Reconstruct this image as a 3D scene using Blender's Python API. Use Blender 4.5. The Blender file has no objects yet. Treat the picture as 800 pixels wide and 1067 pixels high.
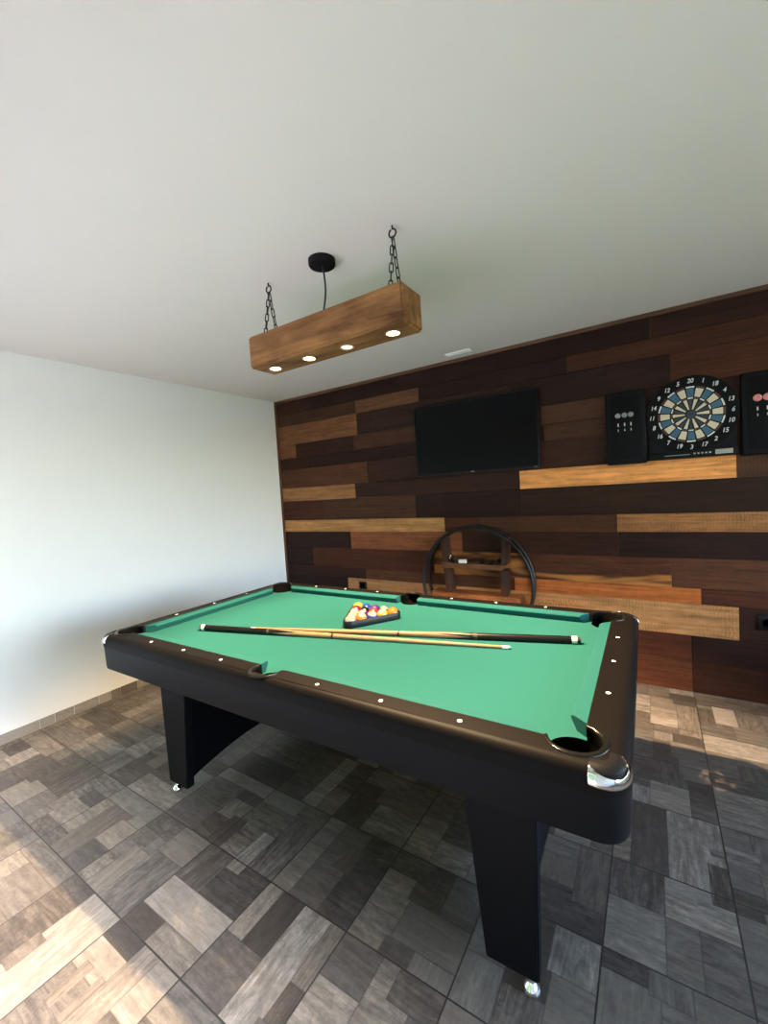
import bpy, bmesh, math, random
from math import sin, cos, pi, radians, sqrt, atan2, tan
from mathutils import Vector, Matrix
random.seed(7)
S = bpy.context.scene
C = S.collection

# ------------------------------------------------------------------ constants (metres)
XL, YW, H = -2.282, 1.7606, 2.486          # left wall, plank wall, ceiling
XR, YB = 3.3, -1.95                        # right wall, rear wall (behind the camera)
ZT = 0.8243                                # table rail top
ZB = 0.786                                 # cloth level

# ------------------------------------------------------------------ helpers
def obj(name, bm, mat=None, parent=None, smooth=False):
    me = bpy.data.meshes.new(name)
    bm.normal_update()
    bm.to_mesh(me); bm.free()
    o = bpy.data.objects.new(name, me)
    C.objects.link(o)
    for m in (mat if isinstance(mat, (list, tuple)) else [mat]):
        if m: me.materials.append(m)
    if smooth is not False:
        for p in me.polygons: p.use_smooth = True
        if smooth is not True:
            me.set_sharp_from_angle(angle=radians(smooth))
    if parent: o.parent = parent
    return o

def thing(name, label, cat, loc=(0, 0, 0), rotz=0, group=None):
    o = bpy.data.objects.new(name, None); C.objects.link(o)
    o.empty_display_size = .1
    o.location = loc; o.rotation_euler = (0, 0, rotz)
    o['label'] = label; o['category'] = cat
    if group: o['group'] = group
    return o

def tag(o, label, cat, group=None):
    o['label'] = label; o['category'] = cat
    if group: o['group'] = group
    return o

def struct(o, label=None, cat=None):
    o['kind'] = 'structure'
    if label: o['label'] = label
    if cat: o['category'] = cat
    return o

def box(bm, x0, x1, y0, y1, z0, z1, bev=0, seg=2, mi=0):
    r = bmesh.ops.create_cube(bm, size=1)
    vs = r['verts']
    for v in vs:
        v.co = Vector(((x0+x1)/2+v.co.x*(x1-x0), (y0+y1)/2+v.co.y*(y1-y0), (z0+z1)/2+v.co.z*(z1-z0)))
    fs = list({f for v in vs for f in v.link_faces})
    for f in fs: f.material_index = mi
    if bev:
        es = list({e for v in vs for e in v.link_edges})
        bmesh.ops.bevel(bm, geom=es, offset=bev, segments=seg, affect='EDGES', profile=.5)
    return fs

def rings(bm, loops, closed=True, cap0=True, cap1=True, mi=0):
    """skin between successive loops of points"""
    vl = [[bm.verts.new(p) for p in L] for L in loops]
    n = len(vl[0]); fs = []
    for a, b in zip(vl, vl[1:]):
        for i in range(n if closed else n-1):
            j = (i+1) % n
            try: fs.append(bm.faces.new((a[i], a[j], b[j], b[i])))
            except ValueError: pass
    if closed and cap0: fs.append(bm.faces.new(list(reversed(vl[0]))))
    if closed and cap1: fs.append(bm.faces.new(vl[-1]))
    for f in fs: f.material_index = mi
    return vl

def circ(c, ax, r, n=16, ph=0):
    ax = Vector(ax).normalized(); c = Vector(c)
    u = ax.orthogonal().normalized(); w = ax.cross(u)
    return [c + r*(cos(ph+2*pi*i/n)*u + sin(ph+2*pi*i/n)*w) for i in range(n)]

def cone(bm, a, b, r0, r1, n=16, cap=True, mi=0):
    ax = Vector(b)-Vector(a)
    rings(bm, [circ(a, ax, r0, n), circ(b, ax, r1, n)], cap0=cap, cap1=cap, mi=mi)

def lathe(bm, a, ax, prof, n=20, cap0=True, cap1=True, mi=0):
    """prof = [(distance along the axis, radius)]"""
    a = Vector(a); ax = Vector(ax).normalized()
    rings(bm, [circ(a+ax*t, ax, max(r, 1e-5), n) for t, r in prof], cap0=cap0, cap1=cap1, mi=mi)

def tube(bm, pts, r, n=8, closed=False, flat=None, mi=0):
    pts = [Vector(p) for p in pts]; N = len(pts); loops = []
    ref = None
    for i, p in enumerate(pts):
        if closed: d = pts[(i+1) % N]-pts[i-1]
        else: d = pts[min(i+1, N-1)]-pts[max(i-1, 0)]
        d.normalize()
        if ref is None: ref = d.orthogonal().normalized()
        ref = (ref-d*ref.dot(d)).normalized()
        w = d.cross(ref)
        rr = r[i] if isinstance(r, (list, tuple)) else r
        loops.append([p+rr*(cos(2*pi*k/n)*ref+sin(2*pi*k/n)*w) for k in range(n)])
    if closed:
        loops.append(loops[0])
        rings(bm, loops, cap0=False, cap1=False, mi=mi)
        bmesh.ops.remove_doubles(bm, verts=bm.verts, dist=1e-6)
    else:
        rings(bm, loops, mi=mi)

def prism(bm, poly, z0, z1, mi=0, axis='z'):
    """extrude a 2-D outline"""
    def P(p, h):
        if axis == 'z': return (p[0], p[1], h)
        if axis == 'y': return (p[0], h, p[1])
        return (h, p[0], p[1])
    rings(bm, [[P(p, z0) for p in poly], [P(p, z1) for p in poly]], mi=mi)

def fixn(bm):
    bmesh.ops.recalc_face_normals(bm, faces=bm.faces)

# ------------------------------------------------------------------ materials
def mat(name):
    m = bpy.data.materials.new(name); m.use_nodes = True
    nt = m.node_tree
    return m, nt, nt.nodes['Principled BSDF']

def node(nt, t, **kw):
    n = nt.nodes.new(t)
    for k, v in kw.items():
        if k == 'inp':
            for kk, vv in v.items(): n.inputs[kk].default_value = vv
        else: setattr(n, k, v)
    return n

def simple(name, col, rough=.5, metal=0, noise=0, nscale=40, bump=0, bscale=200, coat=0, spec=None, emis=None, estr=0, sheen=0):
    m, nt, b = mat(name)
    b.inputs['Base Color'].default_value = (*col, 1)
    b.inputs['Roughness'].default_value = rough
    b.inputs['Metallic'].default_value = metal
    if coat: b.inputs['Coat Weight'].default_value = coat; b.inputs['Coat Roughness'].default_value = .08
    if spec is not None: b.inputs['Specular IOR Level'].default_value = spec
    if sheen: b.inputs['Sheen Weight'].default_value = sheen
    if emis: b.inputs['Emission Color'].default_value = (*emis, 1); b.inputs['Emission Strength'].default_value = estr
    tc = node(nt, 'ShaderNodeTexCoord')
    if noise:
        n = node(nt, 'ShaderNodeTexNoise', inp={'Scale': nscale, 'Detail': 4})
        nt.links.new(tc.outputs['Object'], n.inputs['Vector'])
        mx = node(nt, 'ShaderNodeMix', data_type='RGBA')
        mx.inputs['A'].default_value = (*[c*(1-noise) for c in col], 1)
        mx.inputs['B'].default_value = (*[min(1, c*(1+noise)) for c in col], 1)
        nt.links.new(n.outputs['Fac'], mx.inputs['Factor'])
        nt.links.new(mx.outputs['Result'], b.inputs['Base Color'])
    if bump:
        n2 = node(nt, 'ShaderNodeTexNoise', inp={'Scale': bscale, 'Detail': 3})
        nt.links.new(tc.outputs['Object'], n2.inputs['Vector'])
        bp = node(nt, 'ShaderNodeBump', inp={'Strength': bump, 'Distance': .002})
        nt.links.new(n2.outputs['Fac'], bp.inputs['Height'])
        nt.links.new(bp.outputs['Normal'], b.inputs['Normal'])
    return m

M = {}
M['plaster'] = simple('white_plaster', (.86, .86, .85), .85, noise=.015, nscale=6, bump=.12, bscale=90)
M['ceiling'] = simple('ceiling_paint', (.725, .68, .63), .9, noise=.015, nscale=4, bump=.08, bscale=120)
M['cloth'] = simple('green_cloth', (.0130, .086, .080), .92, noise=.05, nscale=300, bump=.1, bscale=900, spec=.08)
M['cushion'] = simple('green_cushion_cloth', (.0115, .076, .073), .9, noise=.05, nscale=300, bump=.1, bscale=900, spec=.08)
M['laminate'] = simple('black_laminate', (.0034, .0038, .0052), .46, noise=.1, nscale=80, bump=.04, bscale=500, spec=.08)
M['rail'] = simple('dark_rail_laminate', (.0050, .0041, .0039), .5, noise=.25, nscale=160, bump=.06, bscale=700, spec=.05)
M['plastic'] = simple('black_plastic', (.005, .005, .006), .4, spec=.2)
M['rim'] = simple('pocket_rim_plastic', (.006, .006, .006), .22, spec=.16)
M['inside'] = simple('pocket_lining', (.003, .003, .003), .8, spec=.05)
M['chrome'] = simple('chrome', (.78, .78, .79), .12, metal=1, bump=.03, bscale=60)
M['sight'] = simple('white_inlay', (.80, .78, .72), .3)
M['iron'] = simple('black_iron', (.022, .021, .020), .45, metal=.7, noise=.3, nscale=60, bump=.1)
M['blackcable'] = simple('black_rubber', (.012, .012, .012), .5)
M['canopy'] = simple('matt_black_metal', (.008, .007, .008), .6, spec=.1)
M['screen'] = simple('tv_glass', (.003, .003, .004), .20, spec=.10)
M['bezel'] = simple('tv_bezel', (.006, .006, .008), .35, spec=.15)
M['greymark'] = simple('grey_print', (.5, .5, .5), .4)
M['dartblack'] = simple('dart_cabinet_black', (.0055, .0055, .007), .55, noise=.1, nscale=50, spec=.1)
M['dartface'] = simple('dart_ring_black', (.003, .003, .004), .6, spec=.1)
M['dartblue'] = simple('dart_blue', (.030, .098, .160), .6)
M['dartcream'] = simple('dart_cream', (.56, .48, .34), .6)
M['dartdark'] = simple('dart_slate', (.014, .022, .034), .6)
M['dartwhite'] = simple('dart_white', (.62, .62, .60), .5)
M['dartred'] = simple('dart_red', (.08, .014, .012), .5)
M['lcd'] = simple('lcd_window', (.30, .29, .25), .3)
M['holdgrey'] = simple('grey_holder', (.22, .23, .24), .45)
M['holdred'] = simple('dull_red_holder', (.55, .20, .19), .45)
M['ivory'] = simple('ivory_collar', (.85, .82, .74), .35)
M['cueblack'] = simple('cue_black', (.004, .0035, .0035), .3, spec=.25)
M['rubber'] = simple('rubber_bumper', (.02, .02, .02), .7)
M['tip'] = simple('cue_tip_leather', (.20, .32, .42), .8)
M['rack'] = simple('rack_plastic', (.006, .007, .010), .4, spec=.25)
M['bulboff'] = simple('frosted_lens', (.85, .80, .72), .3, emis=(1, .78, .52), estr=2.2)
M['bulbon'] = simple('lit_lens', (1, .9, .7), .3, emis=(1, .80, .52), estr=90)
M['bezelring'] = simple('brass_lamp_ring', (.60, .45, .28), .3, metal=1)
M['white'] = simple('white_paint', (.82, .82, .80), .5)
M['dark'] = simple('slot_dark', (.10, .10, .10), .8)
M['glass'] = simple('clear_glass', (.8, .8, .8), .05)
M['glass'].node_tree.nodes['Principled BSDF'].inputs['Transmission Weight'].default_value = 1
M['lawn'] = simple('lawn', (.072, .092, .040), .95, noise=.4, nscale=3)
M['paving'] = simple('bounce_paving', (.48, .43, .38), .9, noise=.1, nscale=5)
M['chalk'] = simple('chalk_white', (.75, .75, .72), .8)

def wood_node(nt, vec, along, across, seed_sock=None, detail=6, rough=.6, dist=.6):
    mp = node(nt, 'ShaderNodeMapping'); mp.inputs['Scale'].default_value = (along, across, across)
    nt.links.new(vec, mp.inputs['Vector'])
    n = node(nt, 'ShaderNodeTexNoise', inp={'Scale': 1, 'Detail': detail, 'Roughness': rough, 'Distortion': dist})
    nt.links.new(mp.outputs['Vector'], n.inputs['Vector'])
    return n

def math_n(nt, op, a, b=None, c=None, clamp=False):
    n = node(nt, 'ShaderNodeMath', operation=op, use_clamp=clamp)
    for i, v in enumerate((a, b, c)):
        if v is None: continue
        if isinstance(v, (int, float)): n.inputs[i].default_value = v
        else: nt.links.new(v, n.inputs[i])
    return n.outputs[0]

def mixc(nt, f, a, b, mode='MIX'):
    n = node(nt, 'ShaderNodeMix', data_type='RGBA', blend_type=mode)
    for k, v in (('Factor', f), ('A', a), ('B', b)):
        if isinstance(v, (int, float)): n.inputs[k].default_value = v
        elif isinstance(v, tuple): n.inputs[k].default_value = (*v, 1)
        else: nt.links.new(v, n.inputs[k])
    return n.outputs['Result']

def wood_simple(name, c0, c1, along=2.5, across=38, rough=.5, axis='x'):
    m, nt, b = mat(name)
    tc = node(nt, 'ShaderNodeTexCoord'); v = tc.outputs['Object']
    if axis != 'x':
        mp = node(nt, 'ShaderNodeMapping')
        mp.inputs['Rotation'].default_value = {'y': (0, 0, pi/2), 'z': (0, pi/2, 0)}[axis]
        nt.links.new(v, mp.inputs['Vector']); v = mp.outputs['Vector']
    n = wood_node(nt, v, along, across)
    n2 = wood_node(nt, v, along*.6, across*.16, dist=2.0)
    f = math_n(nt, 'MULTIPLY_ADD', n.outputs['Fac'], .55, math_n(nt, 'MULTIPLY', n2.outputs['Fac'], .6))
    f = math_n(nt, 'MULTIPLY_ADD', f, 3.0, -1.22, clamp=True)
    nt.links.new(mixc(nt, f, c0, c1), b.inputs['Base Color'])
    b.inputs['Specular IOR Level'].default_value = .2
    b.inputs['Roughness'].default_value = rough
    bp = node(nt, 'ShaderNodeBump', inp={'Strength': .25, 'Distance': .002})
    nt.links.new(n.outputs['Fac'], bp.inputs['Height']); nt.links.new(bp.outputs['Normal'], b.inputs['Normal'])
    return m
M['beam'] = wood_simple('beam_wood', (.075, .030, .010), (.34, .165, .060), 2.2, 20, .55)
M['trim'] = wood_simple('trim_wood', (.060, .026, .014), (.15, .072, .040), 2, 50, .6)
M['trimv'] = wood_simple('trim_wood_upright', (.060, .026, .014), (.15, .072, .040), 2, 50, .6, 'z')
M['shelfwood'] = wood_simple('shelf_wood', (.050, .018, .008), (.21, .085, .032), 4, 32, .32)
M['shelfdark'] = wood_simple('dark_stave_wood', (.020, .010, .007), (.060, .028, .018), 3, 40, .45, 'z')
M['shaft'] = wood_simple('maple_shaft', (.175, .118, .056), (.235, .168, .092), 3, 60, .3)

def plank_mat():
    m, nt, b = mat('reclaimed_planks')
    col = node(nt, 'ShaderNodeAttribute', attribute_name='tint')      # rgb of the board, alpha = saw marks
    ext = node(nt, 'ShaderNodeAttribute', attribute_name='extra')     # r = sapwood streaks
    uv = node(nt, 'ShaderNodeUVMap', uv_map='grain')
    g = wood_node(nt, uv.outputs['UV'], 2.2, 55)
    g2 = wood_node(nt, uv.outputs['UV'], 1.4, 9, dist=1.8)
    g3 = wood_node(nt, uv.outputs['UV'], 9, 14, detail=8, rough=.75, dist=.3)
    f = math_n(nt, 'ADD', math_n(nt, 'MULTIPLY', g.outputs['Fac'], .45), math_n(nt, 'MULTIPLY', g2.outputs['Fac'], .35))
    f = math_n(nt, 'MULTIPLY_ADD', g3.outputs['Fac'], .30, f)
    k = math_n(nt, 'MULTIPLY_ADD', f, 3.4, -.87)
    k = math_n(nt, 'MAXIMUM', k, .32); k = math_n(nt, 'MINIMUM', k, 1.75)
    kc = node(nt, 'ShaderNodeCombineXYZ')
    for i in range(3): nt.links.new(k, kc.inputs[i])
    base = mixc(nt, 1.0, col.outputs['Color'], kc.outputs[0], 'MULTIPLY')
    # sapwood streaks: broad long patches of lighter orange wood
    sp = wood_node(nt, uv.outputs['UV'], .9, 5.0, detail=2, dist=1.2)
    s = math_n(nt, 'MULTIPLY_ADD', sp.outputs['Fac'], 9, -4.25, clamp=True)
    sep = node(nt, 'ShaderNodeSeparateColor'); nt.links.new(ext.outputs['Color'], sep.inputs[0])
    s = math_n(nt, 'MULTIPLY', s, sep.outputs[0])
    base = mixc(nt, s, base, (.36, .145, .035))
    # saw marks: faint cross-grain bands
    wv = node(nt, 'ShaderNodeTexWave', wave_type='BANDS', bands_direction='X', inp={'Scale': 17, 'Distortion': 7, 'Detail': 4, 'Detail Scale': 1.6})
    nt.links.new(uv.outputs['UV'], wv.inputs['Vector'])
    pt = node(nt, 'ShaderNodeTexNoise', inp={'Scale': 4, 'Detail': 2}); nt.links.new(uv.outputs['UV'], pt.inputs['Vector'])
    sm = math_n(nt, 'MULTIPLY', math_n(nt, 'MULTIPLY_ADD', pt.outputs['Fac'], 4, -1.5, clamp=True), col.outputs['Alpha'])
    sm = math_n(nt, 'MULTIPLY', sm, math_n(nt, 'MULTIPLY', wv.outputs['Fac'], .50))
    base = mixc(nt, sm, base, (.018, .010, .007))
    # nail holes / knots
    vo = node(nt, 'ShaderNodeTexVoronoi', inp={'Scale': 7.0}); mp = node(nt, 'ShaderNodeMapping'); mp.inputs['Scale'].default_value = (.8, 1.6, 1)
    nt.links.new(uv.outputs['UV'], mp.inputs['Vector']); nt.links.new(mp.outputs['Vector'], vo.inputs['Vector'])
    kn = math_n(nt, 'MULTIPLY_ADD', vo.outputs['Distance'], -16, 1.0, clamp=True)
    base = mixc(nt, math_n(nt, 'MULTIPLY', kn, .8), base, (.012, .007, .005))
    nt.links.new(base, b.inputs['Base Color'])
    b.inputs['Roughness'].default_value = .55
    b.inputs['Specular IOR Level'].default_value = .14
    bp = node(nt, 'ShaderNodeBump', inp={'Strength': .35, 'Distance': .003})
    nt.links.new(f, bp.inputs['Height']); nt.links.new(bp.outputs['Normal'], b.inputs['Normal'])
    return m
M['planks'] = plank_mat()

def tile_mat():
    m, nt, b = mat('wood_look_tile')
    tn = node(nt, 'ShaderNodeAttribute', attribute_name='tone')      # r = tone, g = warmth, b = figure
    sep = node(nt, 'ShaderNodeSeparateColor'); nt.links.new(tn.outputs['Color'], sep.inputs[0])
    uv = node(nt, 'ShaderNodeUVMap', uv_map='grain')
    g = wood_node(nt, uv.outputs['UV'], 5, 48, detail=7, rough=.62, dist=1.0)
    g2 = wood_node(nt, uv.outputs['UV'], 5, 16, detail=5, dist=2.4)
    g3 = node(nt, 'ShaderNodeTexNoise', inp={'Scale': 30, 'Detail': 8, 'Roughness': .7, 'Distortion': 1.5})
    nt.links.new(uv.outputs['UV'], g3.inputs['Vector'])
    f = math_n(nt, 'ADD', math_n(nt, 'MULTIPLY', g.outputs['Fac'], .5), math_n(nt, 'MULTIPLY', g2.outputs['Fac'], .35))
    f = math_n(nt, 'MULTIPLY_ADD', g3.outputs['Fac'], .35, f)
    amp = math_n(nt, 'MULTIPLY_ADD', sep.outputs[2], 1.1, .75)
    f = math_n(nt, 'MULTIPLY', math_n(nt, 'SUBTRACT', f, .6), amp)
    t = math_n(nt, 'ADD', sep.outputs[0], f, clamp=True)
    cr = node(nt, 'ShaderNodeValToRGB')
    e = cr.color_ramp.elements
    e[0].position = 0; e[0].color = (.022, .019, .0178, 1)
    e[1].position = 1; e[1].color = (.32, .29, .262, 1)
    a = e.new(.35); a.color = (.066, .058, .053, 1)
    a = e.new(.68); a.color = (.158, .142, .127, 1)
    nt.links.new(t, cr.inputs[0])
    c = mixc(nt, math_n(nt, 'MULTIPLY', sep.outputs[1], .5), cr.outputs[0], (.36, .29, .22), 'SOFT_LIGHT')
    # joints: fine dark lines between printed pieces, wider grout at the tile edge
    e1 = node(nt, 'ShaderNodeUVMap', uv_map='edge_x'); e2 = node(nt, 'ShaderNodeUVMap', uv_map='edge_y')
    s1 = node(nt, 'ShaderNodeSeparateXYZ'); nt.links.new(e1.outputs[0], s1.inputs[0])
    s2 = node(nt, 'ShaderNodeSeparateXYZ'); nt.links.new(e2.outputs[0], s2.inputs[0])
    d = math_n(nt, 'MINIMUM', math_n(nt, 'MINIMUM', s1.outputs[0], s1.outputs[1]), math_n(nt, 'MINIMUM', s2.outputs[0], s2.outputs[1]))
    j = math_n(nt, 'MULTIPLY_ADD', d, -1/.0028, 1.25, clamp=True)
    c = mixc(nt, math_n(nt, 'MULTIPLY', j, .55), c, (.035, .030, .027))
    geo = node(nt, 'ShaderNodeNewGeometry'); sp = node(nt, 'ShaderNodeSeparateXYZ'); nt.links.new(geo.outputs['Position'], sp.inputs[0])
    def gr(sock, off):
        q = math_n(nt, 'DIVIDE', math_n(nt, 'SUBTRACT', sock, off), .3595)
        q = math_n(nt, 'FRACT', math_n(nt, 'ADD', q, 20.5))
        return math_n(nt, 'ABSOLUTE', math_n(nt, 'SUBTRACT', q, .5))
    gd = math_n(nt, 'MINIMUM', gr(sp.outputs[0], .305), gr(sp.outputs[1], -.5570))
    gm = math_n(nt, 'LESS_THAN', gd, .0070)
    fl = node(nt, 'ShaderNodeSeparateXYZ'); nt.links.new(geo.outputs['Normal'], fl.inputs[0])
    gm = math_n(nt, 'MULTIPLY', gm, math_n(nt, 'GREATER_THAN', fl.outputs[2], .5))
    c = mixc(nt, gm, c, (.026, .023, .021))
    nt.links.new(c, b.inputs['Base Color'])
    rg = math_n(nt, 'MULTIPLY_ADD', f, -.3, .48)
    nt.links.new(rg, b.inputs['Roughness'])
    b.inputs['Specular IOR Level'].default_value = .4
    h = math_n(nt, 'SUBTRACT', math_n(nt, 'MULTIPLY', f, .4), math_n(nt, 'ADD', gm, math_n(nt, 'MULTIPLY', j, .3)))
    bp = node(nt, 'ShaderNodeBump', inp={'Strength': .3, 'Distance': .002})
    nt.links.new(h, bp.inputs['Height']); nt.links.new(bp.outputs['Normal'], b.inputs['Normal'])
    return m
M['tile'] = tile_mat()

# ------------------------------------------------------------------ camera (solved from the photograph)
F_PX, YAW, PITCH, ROLL = 434.12, .5736, -.0500, -.0615
cam = bpy.data.objects.new('camera', bpy.data.cameras.new('camera')); C.objects.link(cam)
cy, sy, cp, sp_ = cos(YAW), sin(YAW), cos(PITCH), sin(PITCH)
Fv = Vector((-sy*cp, cy*cp, sp_)); R0 = Vector((cy, sy, 0)); U0 = R0.cross(Fv)
Rv = cos(ROLL)*R0+sin(ROLL)*U0; Uv = Rv.cross(Fv)
cam.matrix_world = Matrix(((Rv.x, Uv.x, -Fv.x, 1.1872), (Rv.y, Uv.y, -Fv.y, -1.538), (Rv.z, Uv.z, -Fv.z, 1.4398), (0, 0, 0, 1)))
cam.data.sensor_fit = 'HORIZONTAL'; cam.data.sensor_width = 36; cam.data.lens = F_PX/800*36
cam.data.clip_start = .02
S.camera = cam
CAMP = Vector((1.1872, -1.538, 1.4398))
def px(u, v, z):
    """point of the photograph on a horizontal plane, used once here to lay out the floor"""
    d = Fv+Rv*((u-400)/F_PX)-Uv*((v-533.5)/F_PX)
    return CAMP+d*((z-CAMP.z)/d.z)

# ------------------------------------------------------------------ floor
CELL = .3595/24
GX0, GY0 = .305-.3595*8, -.5570-.3595*7
NX, NY = 24*18, 24*15
gid = [[-1]*NX for _ in range(NY)]
pieces = []      # (tone, warmth, figure, grain axis)
def put(i0, i1, j0, j1, tone, grain, fig=None, warm=None):
    k = len(pieces)
    pieces.append((tone, random.random() if warm is None else warm, random.random() if fig is None else fig, grain))
    for j in range(max(0, j0), min(NY, j1)):
        for i in range(max(0, i0), min(NX, i1)): gid[j][i] = k
def rt(): return random.choice([.28, .36, .42, .46, .5, .54, .58, .64, .72])+random.uniform(-.04, .04)
rf = random.Random(3)
for tj in range(NY//24):
    for ti in range(NX//24):
        along_x = rf.random() < .5
        cuts = rf.choice([[8, 16], [11, 17], [6, 15], [9, 14], [8, 18], [10, 19], [7, 20]])
        cuts = [0]+cuts+[24]
        for a, bb in zip(cuts, cuts[1:]):
            sub = rf.choice([[], [10], [14], [15], [8]]) if bb-a > 5 else rf.choice([[], [], [14]])
            sub = [0]+sub+[24]
            for c, d in zip(sub, sub[1:]):
                gx = along_x if d-c > bb-a else (rf.random() < .5)
                if along_x: put(ti*24+c, ti*24+d, tj*24+a, tj*24+bb, rt(), 'x' if gx else 'y')
                else: put(ti*24+a, ti*24+bb, tj*24+c, tj*24+d, rt(), 'y' if gx else 'x')
# pieces that can be made out clearly in the photograph: two opposite corners, tone, grain
SEEN = [
 ((238.7, 970.7), (291.2, 928.2), .66, 'y'), ((248.7, 980.7), (317.5, 944.5), .22, 'y'), ((187.5, 1018), (266, 1022), .40, 'x'),
 ((226, 1055.7), (342.5, 962), .72, 'y'), ((302.5, 1025.7), (360, 971), .56, 'y'), ((270, 1064), (310, 1032), .30, 'y'),
 ((236, 907), (282.5, 920.7), .64, 'x'), ((202.5, 928), (268.7, 934.5), .20, 'x'), ((182.5, 914.5), (245, 895.7), .36, 'y'),
 ((150, 940), (237.5, 962.5), .74, 'x'), ((127, 957), (170, 962), .26, 'x'), ((153, 977.5), (206, 994), .58, 'x'),
 ((227, 846), (263, 841), .66, 'y'), ((236, 902), (287, 874), .66, 'y'), ((262, 898), (322, 865), .44, 'y'), ((214, 874), (258, 858), .34, 'y'),
 ((91, 918), (175, 904), .58, 'y'), ((104, 930.5), (182, 912), .42, 'y'), ((162, 885), (220, 876), .60, 'x'), ((65, 894), (114, 884), .28, 'x'),
 ((50, 847), (97, 849), .62, 'x'), ((82, 832), (112, 831), .26, 'x'), ((100, 872), (144, 866), .68, 'x'), ((48, 882), (128, 850), .46, 'y'),
 ((20, 768), (69, 780), .66, 'x'), ((87, 772), (133, 779), .72, 'x'), ((112, 830), (165, 835), .56, 'x'), ((40, 812), (110, 800), .38, 'y'),
 ((113, 727), (137, 735), .66, 'y'), ((138, 755), (176, 741), .78, 'y'), ((142, 735), (174, 722), .72, 'y'),
 ((-40, 1035), (125, 957), .72, 'y'), ((0, 1058), (112, 975), .62, 'y'), ((52, 1050), (108, 1015), .74, 'x'), ((0, 945), (60, 905), .58, 'y'),
 ((15, 958), (62, 925), .70, 'y'), ((25, 972), (72, 940), .50, 'y'), ((0, 1000), (50, 978), .5, 'x'),
 ((107.5, 976), (150, 986), .20, 'x'), ((60, 1067), (165, 1000), .62, 'y'),
 ((345, 900), (380, 890), .42, 'y'), ((402, 880), (450, 925), .32, 'x'),
 ((362, 960), (415, 893), .52, 'y'), ((395, 985), (430, 1000), .34, 'x'), ((427, 1000), (478, 1005), .58, 'y'), ((410, 975), (490, 970), .48, 'x'),
 ((465, 1045), (525, 1010), .56, 'y'), ((405, 1040), (470, 1035), .40, 'x'), ((325, 1005), (405, 1045), .52, 'x'),
 ((695, 850), (737, 932), .70, 'y'), ((692, 932), (772, 988), .74, 'x'), ((659, 837), (693, 925), .32, 'y'), ((636, 890), (692, 955), .36, 'y'),
 ((568, 886), (606, 930), .52, 'y'), ((606, 888), (634, 955), .44, 'y'), ((580, 972), (620, 1038), .60, 'y'), ((628, 995), (676, 1032), .24, 'x'),
 ((630, 972), (690, 1012), .58, 'x'), ((690, 1005), (783, 1058), .62, 'x'), ((676, 1020), (728, 1064), .5, 'y'), ((732, 850), (757, 895), .48, 'y'), ((738, 900), (766, 950), .34, 'y'),
 ((755, 880), (800, 915), .60, 'x'), ((762, 925), (800, 965), .34, 'x'),
 ((740, 738), (770, 758), .92, 'x'), ((678.7, 743.7), (703.7, 760), .84, 'x'), ((703, 733), (732, 771), .66, 'y'), ((735, 770), (800, 797), .76, 'x'),
 ((755, 728), (783, 736), .9, 'x'), ((660, 712), (673, 718), .8, 'x'), ((674, 714), (697, 728), .5, 'x'), ((660, 760), (680, 768), .78, 'x'), ((680, 760), (703, 774), .60, 'y'),
 ((660, 745), (678, 760), .44, 'x'), ((727, 738), (742, 757), .40, 'y'), ((657, 800), (690, 806), .34, 'x'), ((707, 790), (740, 820), .52, 'x'),
 ((765, 740), (800, 765), .56, 'y'), ((738, 757), (768, 770), .44, 'x'), ((687, 796), (715, 822), .4, 'y'),
]
for (a, b_, tone, gr) in SEEN:
    A = px(*a, 0); B = px(*b_, 0)
    i0, i1 = sorted((round((A.x-GX0)/CELL), round((B.x-GX0)/CELL)))
    j0, j1 = sorted((round((A.y-GY0)/CELL), round((B.y-GY0)/CELL)))
    if i1-i0 < 2 or j1-j0 < 2: continue
    sn = lambda v: round(v/24)*24 if abs(v-round(v/24)*24) <= 2 else v      # snap to the tile edge when very near
    i0, i1, j0, j1 = sn(i0), sn(i1), sn(j0), sn(j1)
    i1 = max(i1, i0+3); j1 = max(j1, j0+3)
    put(i0, i1, j0, j1, tone, gr)

for _ in range(3):                                         # absorb slivers left between overlapping pieces
    def thin(j, i):                                       # local width of the piece in both directions
        k = gid[j][i]; w = [1, 1]
        for a, (dj, di) in enumerate(((0, 1), (1, 0))):
            for sg in (-1, 1):
                y, x = j+dj*sg, i+di*sg
                while 0 <= y < NY and 0 <= x < NX and gid[y][x] == k and w[a] < 6: w[a] += 1; y += dj*sg; x += di*sg
        return w
    new = [row[:] for row in gid]
    for j in range(NY):
        for i in range(NX):
            w = thin(j, i)
            if min(w) > 3: continue
            order = ((0, -1), (0, 1)) if w[0] <= w[1] else ((-1, 0), (1, 0))
            for dj, di in order:                          # give it to the neighbour across its thin side
                hit = None
                for st in range(1, 5):
                    y, x = j+dj*st, i+di*st
                    if not (0 <= y < NY and 0 <= x < NX) or x//24 != i//24 or y//24 != j//24: break
                    if gid[y][x] != gid[j][i]:
                        hit = gid[y][x]; break
                if hit is not None:
                    new[j][i] = hit; break
    gid = new

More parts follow.
